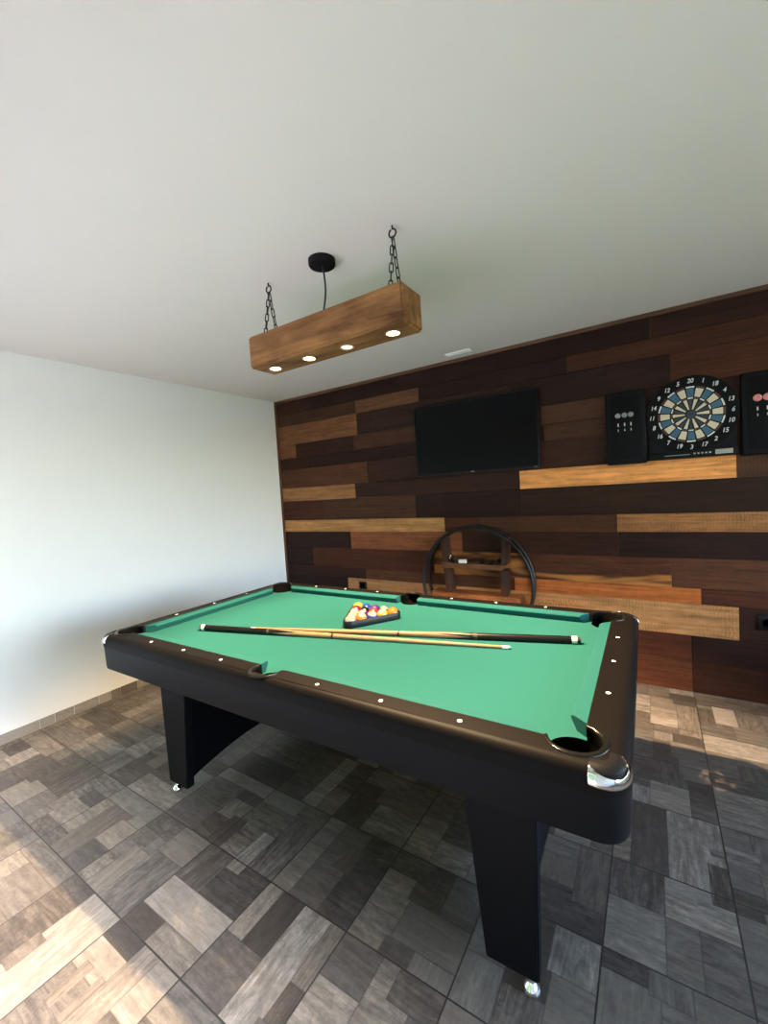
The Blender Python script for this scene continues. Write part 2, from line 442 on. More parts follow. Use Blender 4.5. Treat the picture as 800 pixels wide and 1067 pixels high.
def tile_face(bm, vs, lay, tone, warm, fig, uvs, edges):
    f = bm.faces.new(vs)
    for l, u, e in zip(f.loops, uvs, edges):
        l[lay['tone']] = (tone, warm, fig, 1)
        l[lay['grain']].uv = u
        l[lay['ex']].uv = e[0]; l[lay['ey']].uv = e[1]
    return f
def tile_layers(bm):
    return {'tone': bm.loops.layers.float_color.new('tone'), 'grain': bm.loops.layers.uv.new('grain'),
            'ex': bm.loops.layers.uv.new('edge_x'), 'ey': bm.loops.layers.uv.new('edge_y')}
bm = bmesh.new(); lay = tile_layers(bm)
bb = {}
for j in range(NY):
    for i in range(NX):
        k = gid[j][i]; t = bb.get(k)
        if t is None: bb[k] = [i, i+1, j, j+1]
        else:
            t[0] = min(t[0], i); t[1] = max(t[1], i+1); t[2] = min(t[2], j); t[3] = max(t[3], j+1)
done = [[False]*NX for _ in range(NY)]
roff = random.Random(5); offs = {}
for j in range(NY):
    for i in range(NX):
        if done[j][i]: continue
        k = gid[j][i]; i1 = i
        while i1 < NX and gid[j][i1] == k and not done[j][i1]: i1 += 1
        j1 = j+1
        while j1 < NY and all(gid[j1][q] == k and not done[j1][q] for q in range(i, i1)): j1 += 1
        for jj in range(j, j1):
            for q in range(i, i1): done[jj][q] = True
        x0, x1, y0, y1 = GX0+i*CELL, GX0+i1*CELL, GY0+j*CELL, GY0+j1*CELL
        x0c, x1c, y0c, y1c = max(x0, XL-.05), min(x1, XR+.05), max(y0, YB-.15), min(y1, YW+.05)
        if x1c <= x0c or y1c <= y0c: continue
        tone, warm, fig, gr = pieces[k]
        if k not in offs: offs[k] = (roff.uniform(0, 50), roff.uniform(0, 50))
        ox, oy = offs[k]
        B = bb[k]; X0, X1, Y0, Y1 = GX0+B[0]*CELL, GX0+B[1]*CELL, GY0+B[2]*CELL, GY0+B[3]*CELL
        pts = [(x0c, y0c), (x1c, y0c), (x1c, y1c), (x0c, y1c)]
        uvs = [((x+ox, y+oy) if gr == 'x' else (y+ox, x+oy)) for x, y in pts]
        ed = [((x-X0, X1-x), (y-Y0, Y1-y)) for x, y in pts]
        tile_face(bm, [bm.verts.new((x, y, 0)) for x, y in pts], lay, tone, warm, fig, uvs, ed)
floor = struct(obj('floor', bm, M['tile']))

# baseboard on the left wall: strips of the same tile
bm = bmesh.new(); lay = tile_layers(bm)
by = [-2.45, -2.1, -1.75, -1.42, -1.16, -.80, -.552, -.468, -.356, -.199, -.116, -.05, .075, .30, .42, .66, .85, 1.02, 1.3, 1.52, 1.76]
bt = [.6, .5, .7, .6, .5, .78, .72, .62, .64, .74, .42, .28, .66, .5, .62, .4, .6, .5, .66, .45]
zt0, zt1, bx = 0, .064, XL+.009
for (a, b_), t in zip(zip(by, by[1:]), bt):
    a2, b2 = a+.001, b_-.001
    o1, o2 = random.uniform(0, 30), random.uniform(0, 30)
    q = [(a2, zt0), (b2, zt0), (b2, zt1), (a2, zt1)]
    tile_face(bm, [bm.verts.new((bx, y, z)) for y, z in q], lay, min(1, t*.9+.33), .2, .25, [(y+o1, z+o2) for y, z in q],
              [((y-a, b_-y), (z+.1, zt1-z+.004)) for y, z in q])
    q2 = [(bx, a2), (bx, b2), (XL, b2), (XL, a2)]
    tile_face(bm, [bm.verts.new((x, y, zt1)) for x, y in q2], lay, min(1, t*.9+.33), .2, .25, [(y+o1, x+o2) for x, y in q2], [((.1, .1), (.1, .1))]*4)
struct(obj('baseboard_left', bm, M['tile']))

# ------------------------------------------------------------------ room shell
def slab(name, m, *b):
    bm = bmesh.new(); box(bm, *b); return struct(obj(name, bm, m))
slab('wall_left', M['plaster'], XL-.15, XL, YB-.25, YW+.15, -.05, H+.1)
bm = bmesh.new()                             # right wall with a window beside the camera
WY0, WY1, WZ0, WZ1 = -1.75, 1.25, .70, 2.25
box(bm, XR, XR+.15, YB-.25, WY0, -.05, H+.1); box(bm, XR, XR+.15, WY1, YW+.15, -.05, H+.1)
box(bm, XR, XR+.15, WY0, WY1, -.05, WZ0); box(bm, XR, XR+.15, WY0, WY1, WZ1, H+.1)
struct(obj('wall_right', bm, M['plaster']))
slab('ceiling', M['ceiling'], XL-.15, XR+.15, YB-.25, YW+.15, H, H+.15)
# rear wall with a wide opening behind the camera
OX0, OX1, OZ = -2.15, 1.00, 1.78
bm = bmesh.new()
box(bm, XL-.15, OX0, YB-.25, YB, -.05, H+.1)
box(bm, OX1, XR+.15, YB-.25, YB, -.05, H+.1)
box(bm, OX0, OX1, YB-.25, YB, OZ, H+.1)
struct(obj('wall_rear', bm, M['plaster']))

# plank wall --------------------------------------------------------
ROWS = [0, .207, .377, .588, .690, .886, 1.056, 1.180, 1.390, 1.531, 1.736, 1.857, 2.000, 2.204, 2.324, 2.487]
VD = (.022, .0105, .0085); DK = (.033, .0150, .0105); RD = (.058, .022, .0125); MB = (.075, .035, .019)
LB = (.125, .062, .032); OK = (.20, .115, .052); OY = (.30, .165, .065); PA = (.27, .165, .080); OR = (.25, .088, .024); RB = (.155, .066, .032)
PL = [
 [(-.9, RD), (1.38, (.070, .030, .017)), (9, DK)],
 [(-.2, DK), (1.38, RD), (9, VD)],
 [(-1.43, VD), (.20, PA, .6), (1.62, (.30, .175, .075), .9), (9, DK, .4)],
 [(-1.2, DK), (.25, MB), (1.434, OR), (9, RD)],
 [(-1.88, VD), (-.45, RD), (1.28, (.062, .025, .014), 0, 1), (1.95, MB), (9, DK)],
 [(-1.36, VD), (-.175, RB), (.98, DK), (9, VD)],
 [(-.329, (.27, .165, .070), .3), (-.02, RD), (.976, (.062, .028, .017), 1), (9, (.21, .112, .048), .7)],
 [(-1.70, RD), (-.60, (.058, .029, .019)), (.33, VD), (1.9, (.027, .0135, .009)), (9, DK)],
 [(-1.262, (.20, .115, .055), .3), (.325, DK), (1.621, (.46, .235, .085)), (9, (.075, .038, .022), 1)],
 [(-1.1, MB), (-.2, DK), (.95, (.040, .018, .011)), (9, DK)],
 [(-1.84, DK), (-.5, VD), (.52, VD), (.97, (.055, .028, .018)), (9, DK)],
 [(-2.02, LB), (-1.25, DK), (-.53, (.058, .029, .018)), (.5, DK), (.97, (.058, .03, .019)), (9, DK)],
 [(-1.195, (.125, .068, .034)), (.3, (.030, .0165, .013)), (1.30, VD), (9, RD)],
 [(-1.2, (.048, .026, .017)), (-.51, (.100, .054, .030)), (.69, VD), (2.2, (.055, .024, .015)), (9, DK)],
 [(-1.75, (.036, .018, .012)), (.2, (.024, .012, .010)), (1.2, VD), (9, DK)],
]
bm = bmesh.new()
tint = bm.loops.layers.float_color.new('tint'); extra = bm.loops.layers.float_color.new('extra'); guv = bm.loops.layers.uv.new('grain')
rp = random.Random(11)
for r, row in enumerate(PL):
    x = XL
    for p in row:
        x1 = min(p[0], XR)
        col = p[1]; saw = p[2] if len(p) > 2 else 0; sap = p[3] if len(p) > 3 else 0
        d = rp.uniform(0, .003)
        before = set(bm.faces)
        fs = box(bm, x+.0006, x1-.0006, YW-d, YW+.06, ROWS[r]+.0006, ROWS[r+1]-.0006, bev=.0018, seg=1)
        ox, oy = rp.uniform(0, 60), rp.uniform(0, 60)
        for f in set(bm.faces)-before:
            for l in f.loops:
                k_ = .62+.58*min(1, col[0]/.2); l[tint] = (col[0]*1.2*k_, col[1]*.95*k_, col[2]*.80*k_, saw); l[extra] = (sap, 0, 0, 1)
                l[guv].uv = (l.vert.co.x+ox, l.vert.co.z+l.vert.co.y*.5+oy)
        x = x1
        if x >= XR: break
bm_back = bmesh.new()
struct(obj('wall_back', bm, M['planks']))
slab('wall_back_core', M['plaster'], XL-.15, XR+.15, YW+.03, YW+.2, -.05, H+.1).name = 'wall_behind_planks'
bm = bmesh.new(); box(bm, XL, XL+.016, YW-.022, YW, 0, H, .002)
struct(obj('trim_1', bm, M['trimv']))
bm = bmesh.new(); box(bm, XL+.016, XR, YW-.022, YW, H-.026, H, .002)
struct(obj('trim_2', bm, M['trim']))

# ------------------------------------------------------------------ outdoors behind the camera (lights the room)
bm = bmesh.new()
n = 40
vv = [[bm.verts.new((-40+80*i/n, -40+80*j/n, -.16)) for i in range(n+1)] for j in range(n+1)]
for j in range(n):
    for i in range(n): bm.faces.new((vv[j][i], vv[j][i+1], vv[j+1][i+1], vv[j+1][i]))
struct(obj('ground', bm, M['lawn']))
slab('sky_shade_slab', M['white'], XR+.15, XR+1.9, YB-.4, 1.4, 2.32, 2.42)  # unseen overhang added to keep steep sky light off the right floor
slab('bounce_slab', M['paving'], -6, 6, YB-4.5, YB-.25, -.15, -.012)  # unseen pale paving added to bounce neutral daylight up to the ceiling
# unseen wall of foliage, added and raised to block low sky light
bm = bmesh.new(); rh = random.Random(4)
for k in range(46):
    c = Vector((-11.5+k*.5+rh.uniform(-.3, .3), YB-6.2+rh.uniform(-.5, .5), 0)); r = rh.uniform(.8, 1.2)
    for zz in (1.0, 2.2, 3.4, 4.6, 5.8, 6.5):
        q_ = bmesh.ops.create_icosphere(bm, subdivisions=2, radius=r*(1.15-.06*zz))
        for v in q_['verts']: v.co = v.co*(1+rh.uniform(-.12, .12))+c+Vector((0, 0, zz))
struct(obj('sky_block_hedge', bm, M['lawn']))
# ------------------------------------------------------------------ POOL TABLE
HX, HY = 1.128, .612            # outer half size
NXh, NYh = .9875, .4830         # cushion nose lines
CX, CY = 1.030, .524            # cloth / rail joint
PHI = .0105
table = thing('pool_table', 'black pool table with green cloth, chrome corners and arched black legs', 'pool table', (0, 0, 0), PHI)
RC = .062
def rrect(hx, hy, r, z, n=8):
    out = []
    for sx, sy, a0 in ((1, -1, -pi/2), (1, 1, 0), (-1, 1, pi/2), (-1, -1, pi)):
        for k in range(n+1):
            a = a0+pi/2*k/n
            out.append((sx*(hx-r)+r*cos(a), sy*(hy-r)+r*sin(a), z))
    return out
# apron
bm = bmesh.new()
rings(bm, [rrect(HX-.012, HY-.012, RC, .657), rrect(HX-.006, HY-.006, RC, .660), rrect(HX-.004, HY-.004, RC, .668), rrect(HX-.001, HY-.001, RC, .782)], cap0=False, cap1=False)
rings(bm, [rrect(HX-.012, HY-.012, RC, .657), rrect(HX-.017, HY-.017, RC-.005, .657), rrect(HX-.017, HY-.017, RC-.005, .770)], cap0=False, cap1=False)
obj('apron', bm, M['laminate'], table, 40)

PK = [(-1.012, -.507, .066), (1.012, -.507, .066), (1.012, .507, .066), (-1.012, .507, .066), (0, -.545, .060), (0, .545, .060)]
# rail frame: rounded outer edge, inner outline with pocket cut-outs
def arc(cx, cy, r, a0, a1, n=14):
    return [(cx+r*cos(a0+(a1-a0)*i/n), cy+r*sin(a0+(a1-a0)*i/n)) for i in range(n+1)]
def inner_outline():
    # counter-clockwise from the near-left corner; each pocket is a bulge outwards
    pts = []
    def corner(cx, cy, r, entry, exit_):
        a0 = atan2(entry[1]-cy, entry[0]-cx); a1 = atan2(exit_[1]-cy, exit_[0]-cx)
        return a0, a1
    r = .066
    def isect(cx, cy, r, axis, val, sgn):      # circle meets the line x=val or y=val
        if axis == 'x': return (val, cy+sgn*sqrt(max(0, r*r-(val-cx)**2)))
        return (cx+sgn*sqrt(max(0, r*r-(val-cy)**2)), val)
    def add_arc(c, p0, p1, ccw_out):
        cx, cy, r = c
        a0 = atan2(p0[1]-cy, p0[0]-cx); a1 = atan2(p1[1]-cy, p1[0]-cx)
        # go through the outward direction
        while a1 < a0: a1 += 2*pi
        pts.extend(arc(cx, cy, r, a0, a1))
    NL, NR, FR, FL, NS, FS = PK
    # near side pocket
    add_arc(NS, isect(*NS, 'y', -CY, -1), isect(*NS, 'y', -CY, 1), 1)
    add_arc(NR, isect(*NR, 'y', -CY, -1), isect(*NR, 'x', CX, 1), 1)
    add_arc(FR, isect(*FR, 'x', CX, -1), isect(*FR, 'y', CY, -1), 1)
    add_arc(FS, isect(*FS, 'y', CY, 1), isect(*FS, 'y', CY, -1), 1)
    add_arc(FL, isect(*FL, 'y', CY, 1), isect(*FL, 'x', -CX, -1), 1)
    add_arc(NL, isect(*NL, 'x', -CX, 1), isect(*NL, 'y', -CY, 1), 1)
    return pts
INN = inner_outline()
bm = bmesh.new()
RE = .030
loops = [rrect(HX, HY, RC, .770), rrect(HX, HY, RC, ZT-RE)]
for k in range(1, 7):
    a = pi/2*k/6
    d = RE*(1-cos(a)); loops.append(rrect(HX-d, HY-d, RC-d, ZT-RE+RE*sin(a)))
vl = rings(bm, loops, cap0=False, cap1=False)
top = vl[-1]
iv = [bm.verts.new((x, y, ZT)) for x, y in INN]
ib = [bm.verts.new((x, y, .772)) for x, y in INN]
es = [bm.edges.get((top[i], top[(i+1) % len(top)])) for i in range(len(top))]
ie = [bm.edges.new((iv[i], iv[(i+1) % len(iv)])) for i in range(len(iv))]
bmesh.ops.triangle_fill(bm, edges=es+ie, use_beauty=True)
for i in range(len(iv)):
    j = (i+1) % len(iv); bm.faces.new((iv[j], iv[i], ib[i], ib[j]))
fixn(bm)
obj('rail_frame', bm, M['rail'], table, 35)

# cloth bed: rectangle minus the pocket circles
bm = bmesh.new()
bp = []
for cx, cy, r in [PK[4], PK[1], PK[2], PK[5], PK[3], PK[0]]:
    hx, hy = CX+.0, CY+.0
    # concave arc inside the bed rectangle
    if cx == 0:
        s = 1 if cy > 0 else -1
        dx = sqrt(r*r-(s*hy-cy)**2)
        if s < 0: a0, a1 = atan2(-hy-cy, -dx), atan2(-hy-cy, dx)
        else: a0, a1 = atan2(hy-cy, dx), atan2(hy-cy, -dx)
        if s < 0: a = [a0, a1]; a0 = a[0] % (2*pi); a1 = a[1] % (2*pi); ang = [a0+(a1-a0)*i/12 for i in range(13)] if False else None
        # sweep through the side that faces the middle of the table
        p0 = (-dx, s*hy) if s < 0 else (dx, s*hy); p1 = (dx, s*hy) if s < 0 else (-dx, s*hy)
        b0 = atan2(p0[1]-cy, p0[0]-cx); b1 = atan2(p1[1]-cy, p1[0]-cx)
        while b1 > b0: b1 -= 2*pi
        bp += arc(cx, cy, r, b0, b1)
    else:
        sx = 1 if cx > 0 else -1; s = 1 if cy > 0 else -1
        px_ = (cx-sx*sqrt(r*r-(s*hy-cy)**2), s*hy); py_ = (sx*hx, cy-s*sqrt(r*r-(sx*hx-cx)**2))
        p0, p1 = (px_, py_) if sx*s < 0 else (py_, px_)
        b0 = atan2(p0[1]-cy, p0[0]-cx); b1 = atan2(p1[1]-cy, p1[0]-cx)
        while b1 > b0: b1 -= 2*pi
        bp += arc(cx, cy, r, b0, b1)
prism(bm, bp, ZB-.012, ZB)
fixn(bm); 
obj('cloth_bed', bm, M['cloth'], table)

# cushions
def cushion(a, b, c0, c1, out):
    """nose line a->b, cut-back lengths at either end, outward direction"""
    a = Vector((*a, 0)); b = Vector((*b, 0)); o = Vector((*out, 0)); t = (b-a).normalized(); w = CX-NXh+.001
    prof = [(0, ZT-.010), (.003, ZT-.004), (.010, ZT-.001), (w, ZT-.0005), (w, ZB), (.016, ZB), (.002, ZT-.016)]
    bm = bmesh.new()
    L0 = [a+o*d-t*(c0*d/w)+Vector((0, 0, z)) for d, z in prof]
    L1 = [b+o*d+t*(c1*d/w)+Vector((0, 0, z)) for d, z in prof]
    N = 2
    rings(bm, [[p.lerp(q, i/N) for p, q in zip(L0, L1)] for i in range(N+1)])
    fixn(bm)
    return obj('cushion', bm, M['cushion'], table, 30)
CM, SM_ = .086, .068
for sy in (-1, 1):
    cushion((-NXh+CM, sy*NYh), (-SM_, sy*NYh), .036, .008, (0, sy))
    cushion((SM_, sy*NYh), (NXh-CM, sy*NYh), .008, .036, (0, sy))
for sx in (-1, 1):
    cushion((sx*NXh, -NYh+CM), (sx*NXh, NYh-CM), .036, .036, (sx, 0))

# pockets: lined cup with a moulded rim
def pocket(cx, cy, r, aim, span, far):
    bm = bmesh.new()
    # cup below the bed
    rows = [circ((cx, cy, ZB-.001-d), (0, 0, -1), q, 30) for d, q in ((0, r-.001), (.045, r-.004), (.053, r-.006), (.068, r-.010), (.076, r*.80), (.087, r*.50), (.092, r*.36), (.095, r*.14), (.096, .004))]
    vl = rings(bm, rows, cap0=False, cap1=True)
    # the basket is slotted towards its foot, so lamp light falls through in small spots
    kill = []
    for q in (2, 4, 6):
        for i in [v for v in range(30) if (v+q) % 5 < 2]:
            ii = i
            f = [f for f in vl[q][ii].link_faces if vl[q+1][ii] in f.verts and vl[q][(ii+1) % 30] in f.verts]
            kill += f
    bmesh.ops.delete(bm, geom=list(set(kill)), context='FACES_ONLY')
    # upright back wall from the bed to the rim
    a0, a1 = aim-span, aim+span
    n = 26
    V = []
    for k in range(n+1):
        a = a0+(a1-a0)*k/n
        V.append([bm.verts.new((cx+rr*cos(a), cy+rr*sin(a), z)) for rr, z in ((r-.002, ZB-.002), (r-.006, ZT-.004), (r-.0005, ZT+.0015))])
    for p, q in zip(V, V[1:]):
        for i in range(2): bm.faces.new((p[i], q[i], q[i+1], p[i+1]))
    p = obj('pocket', bm, M['inside'], table, 40)
    bm = bmesh.new()
    prof = [(-.005, -.008), (-.0055, .001), (-.003, .0036), (.003, .0042), (.008, .0030), (.010, .0005), (.010, -.001)]
    V = []
    for k in range(n+1):
        a = a0+(a1-a0)*k/n
        w = min(1, .25+3.2*min(k, n-k)/n)          # the rim narrows to its tips
        V.append([bm.verts.new((cx+(r+(d*w if d > 0 else d))*cos(a), cy+(r+(d*w if d > 0 else d))*sin(a), ZT+z)) for d, z in prof])
    for p_, q in zip(V, V[1:]):
        for i in range(len(prof)-1): bm.faces.new((p_[i], q[i], q[i+1], p_[i+1]))
    bm.faces.new(V[0]); bm.faces.new(list(reversed(V[-1])))
    fixn(bm)
    obj('pocket_rim', bm, M['rim'], p, 40)
    return p
for i, (cx, cy, r) in enumerate(PK):
    if cx: pocket(cx, cy, r, atan2(cy/abs(cy), cx/abs(cx)), radians(118), cy > 0)
    else: pocket(cx, cy, r, pi/2*(1 if cy > 0 else -1), radians(98), cy > 0)

# chrome corner caps
def cap(sx, sy):
    bm = bmesh.new()
    # path around the corner in plan: straight lead-in, arc, straight lead-out
    path = []
    e = .016; m = 5; n = 14
    for k in range(m): path.append((HX, HY-RC-e*(1-k/m), 1, 0))
    for k in range(n+1):
        a = pi/2*k/n; path.append((HX-RC+RC*cos(a), HY-RC+RC*sin(a), cos(a), sin(a)))
    for k in range(1, m+1): path.append((HX-RC-e*k/m, HY, 0, 1))
    N = len(path); V = []
    for q, (x, y, nx, ny) in enumerate(path):
        t = abs(2*q/(N-1)-1)                    # 1 at the ends, 0 at the middle of the corner
        zlo = .789-.004*(1-t)
        amax = radians(22+46*t**1.5)              # how far up the rounded edge the cap climbs
        col = [(0.0025, zlo), (0.003, (zlo+ZT-RE)/2), (.003, ZT-RE)]
        for s in range(1, 6):
            a = amax*s/5; rr = RE+.003
            col.append((.003-rr*(1-cos(a)), ZT-RE+rr*sin(a)))
        a = amax; col.append((-RE*(1-cos(a))-.001, ZT-RE+(RE-.001)*sin(a)))
        V.append([bm.verts.new((sx*(x+nx*d), sy*(y+ny*d), z)) for d, z in col])
    for p, q in zip(V, V[1:]):
        for i in range(len(V[0])-1): bm.faces.new((p[i], q[i], q[i+1], p[i+1]))
    for E, s in ((V[0], 1), (V[-1], -1)):
        pass
    fixn(bm)
    o = obj('corner_cap', bm, M['chrome'], table, 50)
    so = o.modifiers.new('thickness', 'SOLIDIFY'); so.thickness = .002; so.offset = -1
    # black casting behind the chrome: covers the rail corner up to the pocket
    bm = bmesh.new(); V = []
    for q, (x, y, nx, ny) in enumerate(path):
        col = []
        for s in range(7):
            a = radians(40)+radians(50)*s/6; rr = RE+.0012
            col.append((.0012-rr*(1-cos(a)), ZT-RE+rr*sin(a)))
        col += [(-RE-.006, ZT+.0012), (-RE-.010, ZT+.0010), (-RE-.0105, ZT-.002)]
        V.append([bm.verts.new((sx*(x+nx*d), sy*(y+ny*d), z)) for d, z in col])
    for p, q in zip(V, V[1:]):
        for i in range(len(V[0])-1): bm.faces.new((p[i], q[i], q[i+1], p[i+1]))
    fixn(bm)
    obj('corner_casting', bm, M['plastic'], table, 50)
    return o
for sx in (-1, 1):
    for sy in (-1, 1): cap(sx, sy)

# sights
def sight(x, y):
    bm = bmesh.new()
    lathe(bm, (x, y, ZT-.001), (0, 0, 1), [(0, .0068), (.0016, .0068), (.0021, .0055)], 14)
    obj('sight', bm, M['sight'], table, 40)
DX, DY = .9874+.0772, .4825+.0772
for k in (-3, -2, -1, 1, 2, 3):
    for s in (-1, 1): sight(k*1.9748/8, s*DY)
for k in (-1, 0, 1):
    for s in (-1, 1): sight(s*DX, k*.965/4)

# legs: tapered boards on the long sides joined by an arched panel at each end
def taper_leg(sx, sy):
    bm = bmesh.new()
    xo_t, xi_t, xo_b, xi_b = .902, .690, .888, .738
    y0, y1 = (sy*.455, sy*.415)
    poly = [(sx*xi_t, .665), (sx*xi_t, .60), (sx*xi_b, .062), (sx*xo_b, .062), (sx*xo_t, .60), (sx*xo_t, .665)]
    prism(bm, poly, min(y0, y1), max(y0, y1), axis='y')
    fixn(bm)
    bmesh.ops.bevel(bm, geom=[e for e in bm.edges if e.calc_length() > .3], offset=.004, segments=2, affect='EDGES')
    lg = obj('leg', bm, M['laminate'], table, 40)
    bm = bmesh.new()
    lathe(bm, (sx*.862, sy*.432, 0), (0, 0, 1), [(0, .021), (.004, .024), (.014, .025), (.024, .021), (.032, .012), (.036, .009), (.064, .009)], 24)
    obj('leveling_foot', bm, M['chrome'], lg, 50)
for sx in (-1, 1):
    for sy in (-1, 1): taper_leg(sx, sy)
    bm = bmesh.new()
    poly = [(-.416, .062)]
    poly += [(-.385, .062)] + [(-.385+.77*k/20, .066+.050*sin(pi*k/20)) for k in range(1, 20)] + [(.385, .062), (.416, .062), (.416, .665), (-.416, .665)]
    prism(bm, poly, sx*.81-.016, sx*.81+.016, axis='x'); fixn(bm)
    obj('end_panel', bm, M['laminate'], table)

def T(x, y, z):
    """table plane -> world"""
    return Vector((cos(PHI)*x-sin(PHI)*y, sin(PHI)*x+cos(PHI)*y, z))

# ------------------------------------------------------------------ cues
def cue(name, label, butt, tipd, wraplen, L=1.52):
    """butt and tip directions on the cloth (world xy)"""
    a = Vector((*butt, 0)); d = (Vector((*tipd, 0))-a); d.normalize()
    ang = atan2(d.y, d.x)
    rb, rt_ = .0148, .0062
    tilt = math.asin((rb-rt_)/L)
    t = thing(name, label, 'cue', (a.x, a.y, ZB+rb+.0004), 0, 'pool cues on the table')
    t.rotation_euler = (0, tilt, ang)
    def rad(s): return rb if s < .35 else rb+(rt_-rb)*((s-.35)/(L-.35))
    bm = bmesh.new(); lathe(bm, (0, 0, 0), (1, 0, 0), [(-.004, .007), (-.002, .0115), (.004, .0128), (.010, .0130)], 18)
    obj('bumper', bm, M['rubber'], t, 50)
    bm = bmesh.new(); cone(bm, (.010, 0, 0), (.030, 0, 0), rb, rb, 20); obj('butt_collar', bm, M['ivory'], t, 50)
    # handle with four spear points reaching into the forearm
    bm = bmesh.new(); n = 32
    e = wraplen
    prof = [.030, .06, e*.5, e]
    loops = [[Vector((s, rad(s)*cos(2*pi*i/n), rad(s)*sin(2*pi*i/n))) for i in range(n)] for s in prof]
    sp = []
    for i in range(n):
        ph = (i % 8)/8; k = 1-abs(2*ph-1)
        s = e+.003+.15*k
        sp.append(Vector((s, rad(s)*1.004*cos(2*pi*i/n), rad(s)*1.004*sin(2*pi*i/n))))
    loops = [[Vector((p.x, p.y*1.004, p.z*1.004)) for p in L_] for L_ in loops]+[sp]
    rings(bm, loops, cap1=False)
    obj('handle', bm, M['cueblack'], t, 60)
    j = .745
    bm = bmesh.new(); lathe(bm, (0, 0, 0), (1, 0, 0), [(s, rad(s)) for s in (e-.02, e+.08, e+.16, j-.004)], 24); obj('forearm', bm, M['shaft'], t, 60)
    bm = bmesh.new(); lathe(bm, (0, 0, 0), (1, 0, 0), [(j-.004, rad(j)*1.03), (j+.004, rad(j)*1.03)], 24); obj('joint_collar', bm, M['cueblack'], t, 50)
    bm = bmesh.new(); lathe(bm, (0, 0, 0), (1, 0, 0), [(s, rad(s)) for s in (j+.004, 1.0, 1.25, L-.032)], 24); obj('shaft', bm, M['shaft'], t, 60)
    bm = bmesh.new(); lathe(bm, (0, 0, 0), (1, 0, 0), [(L-.032, rt_), (L-.008, rt_)], 16); obj('ferrule', bm, M['ivory'], t, 50)
    bm = bmesh.new(); lathe(bm, (0, 0, 0), (1, 0, 0), [(L-.008, rt_), (L-.003, rt_*.95), (L, rt_*.5)], 16); obj('tip', bm, M['tip'], t, 50)
    return t
cue('pool_cue', 'pool cue with its black butt end at the left of the green cloth', (-.772, -.296), (.719, .076), .42)
cue('pool_cue', 'pool cue behind the other, black butt end towards the right end of the table', (.930, .234), (-.551, -.190), .42)

# ------------------------------------------------------------------ rack and balls
RA, RBp = Vector((-.063, -.004, 0)), Vector((.106, .254, 0))
ex = (RBp-RA).normalized(); ey = Vector((-ex.y, ex.x, 0))
side = .356; rb = .0286
rk = thing('triangle_rack', 'black plastic triangle rack around the coloured balls on the green cloth', 'ball rack', (RA.x-ex.x*.0245, RA.y-ex.y*.0245, ZB))
RA = RA-ex*.0245
rk.rotation_euler = (0, 0, atan2(ex.y, ex.x))
def tri(off, z, rr=.034, n=6):
    # rounded triangle, inset by off from the outer outline
    h = side*sqrt(3)/2; c = Vector((side/2, h/3))
    P = [Vector((0, 0)), Vector((side, 0)), Vector((side/2, h))]
    rin = h/3; k = (rin-off)/rin; r2 = max(.004, rr-off)
    out = []
    for i, p in enumerate(P):
        q = c+(p-c)*k; dirc = (c-q).normalized(); cen = q+dirc*(2*r2)
        a = atan2(-dirc.y, -dirc.x)
        for m in range(n+1):
            th = a-pi/3+2*pi/3*m/n
            out.append(Vector((cen.x+r2*cos(th), cen.y+r2*sin(th), z)))
    return out
bm = bmesh.new()
z1 = .036
rings(bm, [tri(.0065, .001), tri(.001, .001), tri(0, .004), tri(0, z1-.004), tri(.002, z1), tri(.005, z1), tri(.0065, z1-.003), tri(.0065, .001)], cap0=False, cap1=False)
fixn(bm)
obj('frame', bm, M['rack'], rk, 40)
COLS = {'yellow': (.80, .47, .03), 'blue': (.02, .07, .40), 'red': (.62, .035, .02), 'purple': (.10, .025, .22), 'orange': (.80, .21, .02),
        'green': (.01, .16, .07), 'maroon': (.22, .018, .02), 'black': (.01, .01, .01)}
MB_ = {k: simple('ball_'+k, tuple(c*.48 for c in v), .12, coat=.4) for k, v in COLS.items()}
MB_['white'] = simple('ball_white', (.22, .20, .16), .12, coat=.4)
def ball(loc, col, stripe, rot, label):
    bm = bmesh.new()
    bmesh.ops.create_uvsphere(bm, u_segments=28, v_segments=24, radius=rb)
    for f in bm.faces:
        c = f.calc_center_median()
        band = abs(c.z)/rb < .56
        spot = (c.x/rb > .94) if True else False
        if stripe: f.material_index = 1 if (not band) or spot else 0
        else: f.material_index = 1 if spot else 0
        f.smooth = True
    bmesh.ops.rotate(bm, verts=bm.verts, cent=(0, 0, 0), matrix=Matrix.Rotation(rot[0], 3, 'X') @ Matrix.Rotation(rot[1], 3, 'Y') @ Matrix.Rotation(rot[2], 3, 'Z'))
    o = obj('pool_ball', bm, [MB_[col], MB_['white']])
    o.location = loc
    tag(o, label, 'ball', 'racked pool balls')
LAY = [
 [('white', 0, (0, .3, 0)), ('orange', 1, (-.2, .25, 2)), ('blue', 1, (.15, .25, 2)), ('yellow', 1, (.25, -.1, 2.5)), ('orange', 0, (0, .2, 2.0))],
 [('red', 1, (.3, .4, 2)), ('purple', 1, (.1, -.2, 2)), ('red', 0, (0, 0, 2)), ('green', 1, (-.2, .2, 2))],
 [('maroon', 1, (.2, .3, 2)), ('black', 0, (0, 0, 2)), ('purple', 0, (0, .3, 2))],
 [('maroon', 0, (0, .4, 3)), ('blue', 0, (0, .5, 2))],
 [('yellow', 0, (0, .2, 1))],
]
ROWN = ['row nearest the cues', 'second row from the cues', 'middle row', 'pair next to the far corner', 'far corner']
h = side*sqrt(3)/2
ctr = Vector((side/2, h/3))
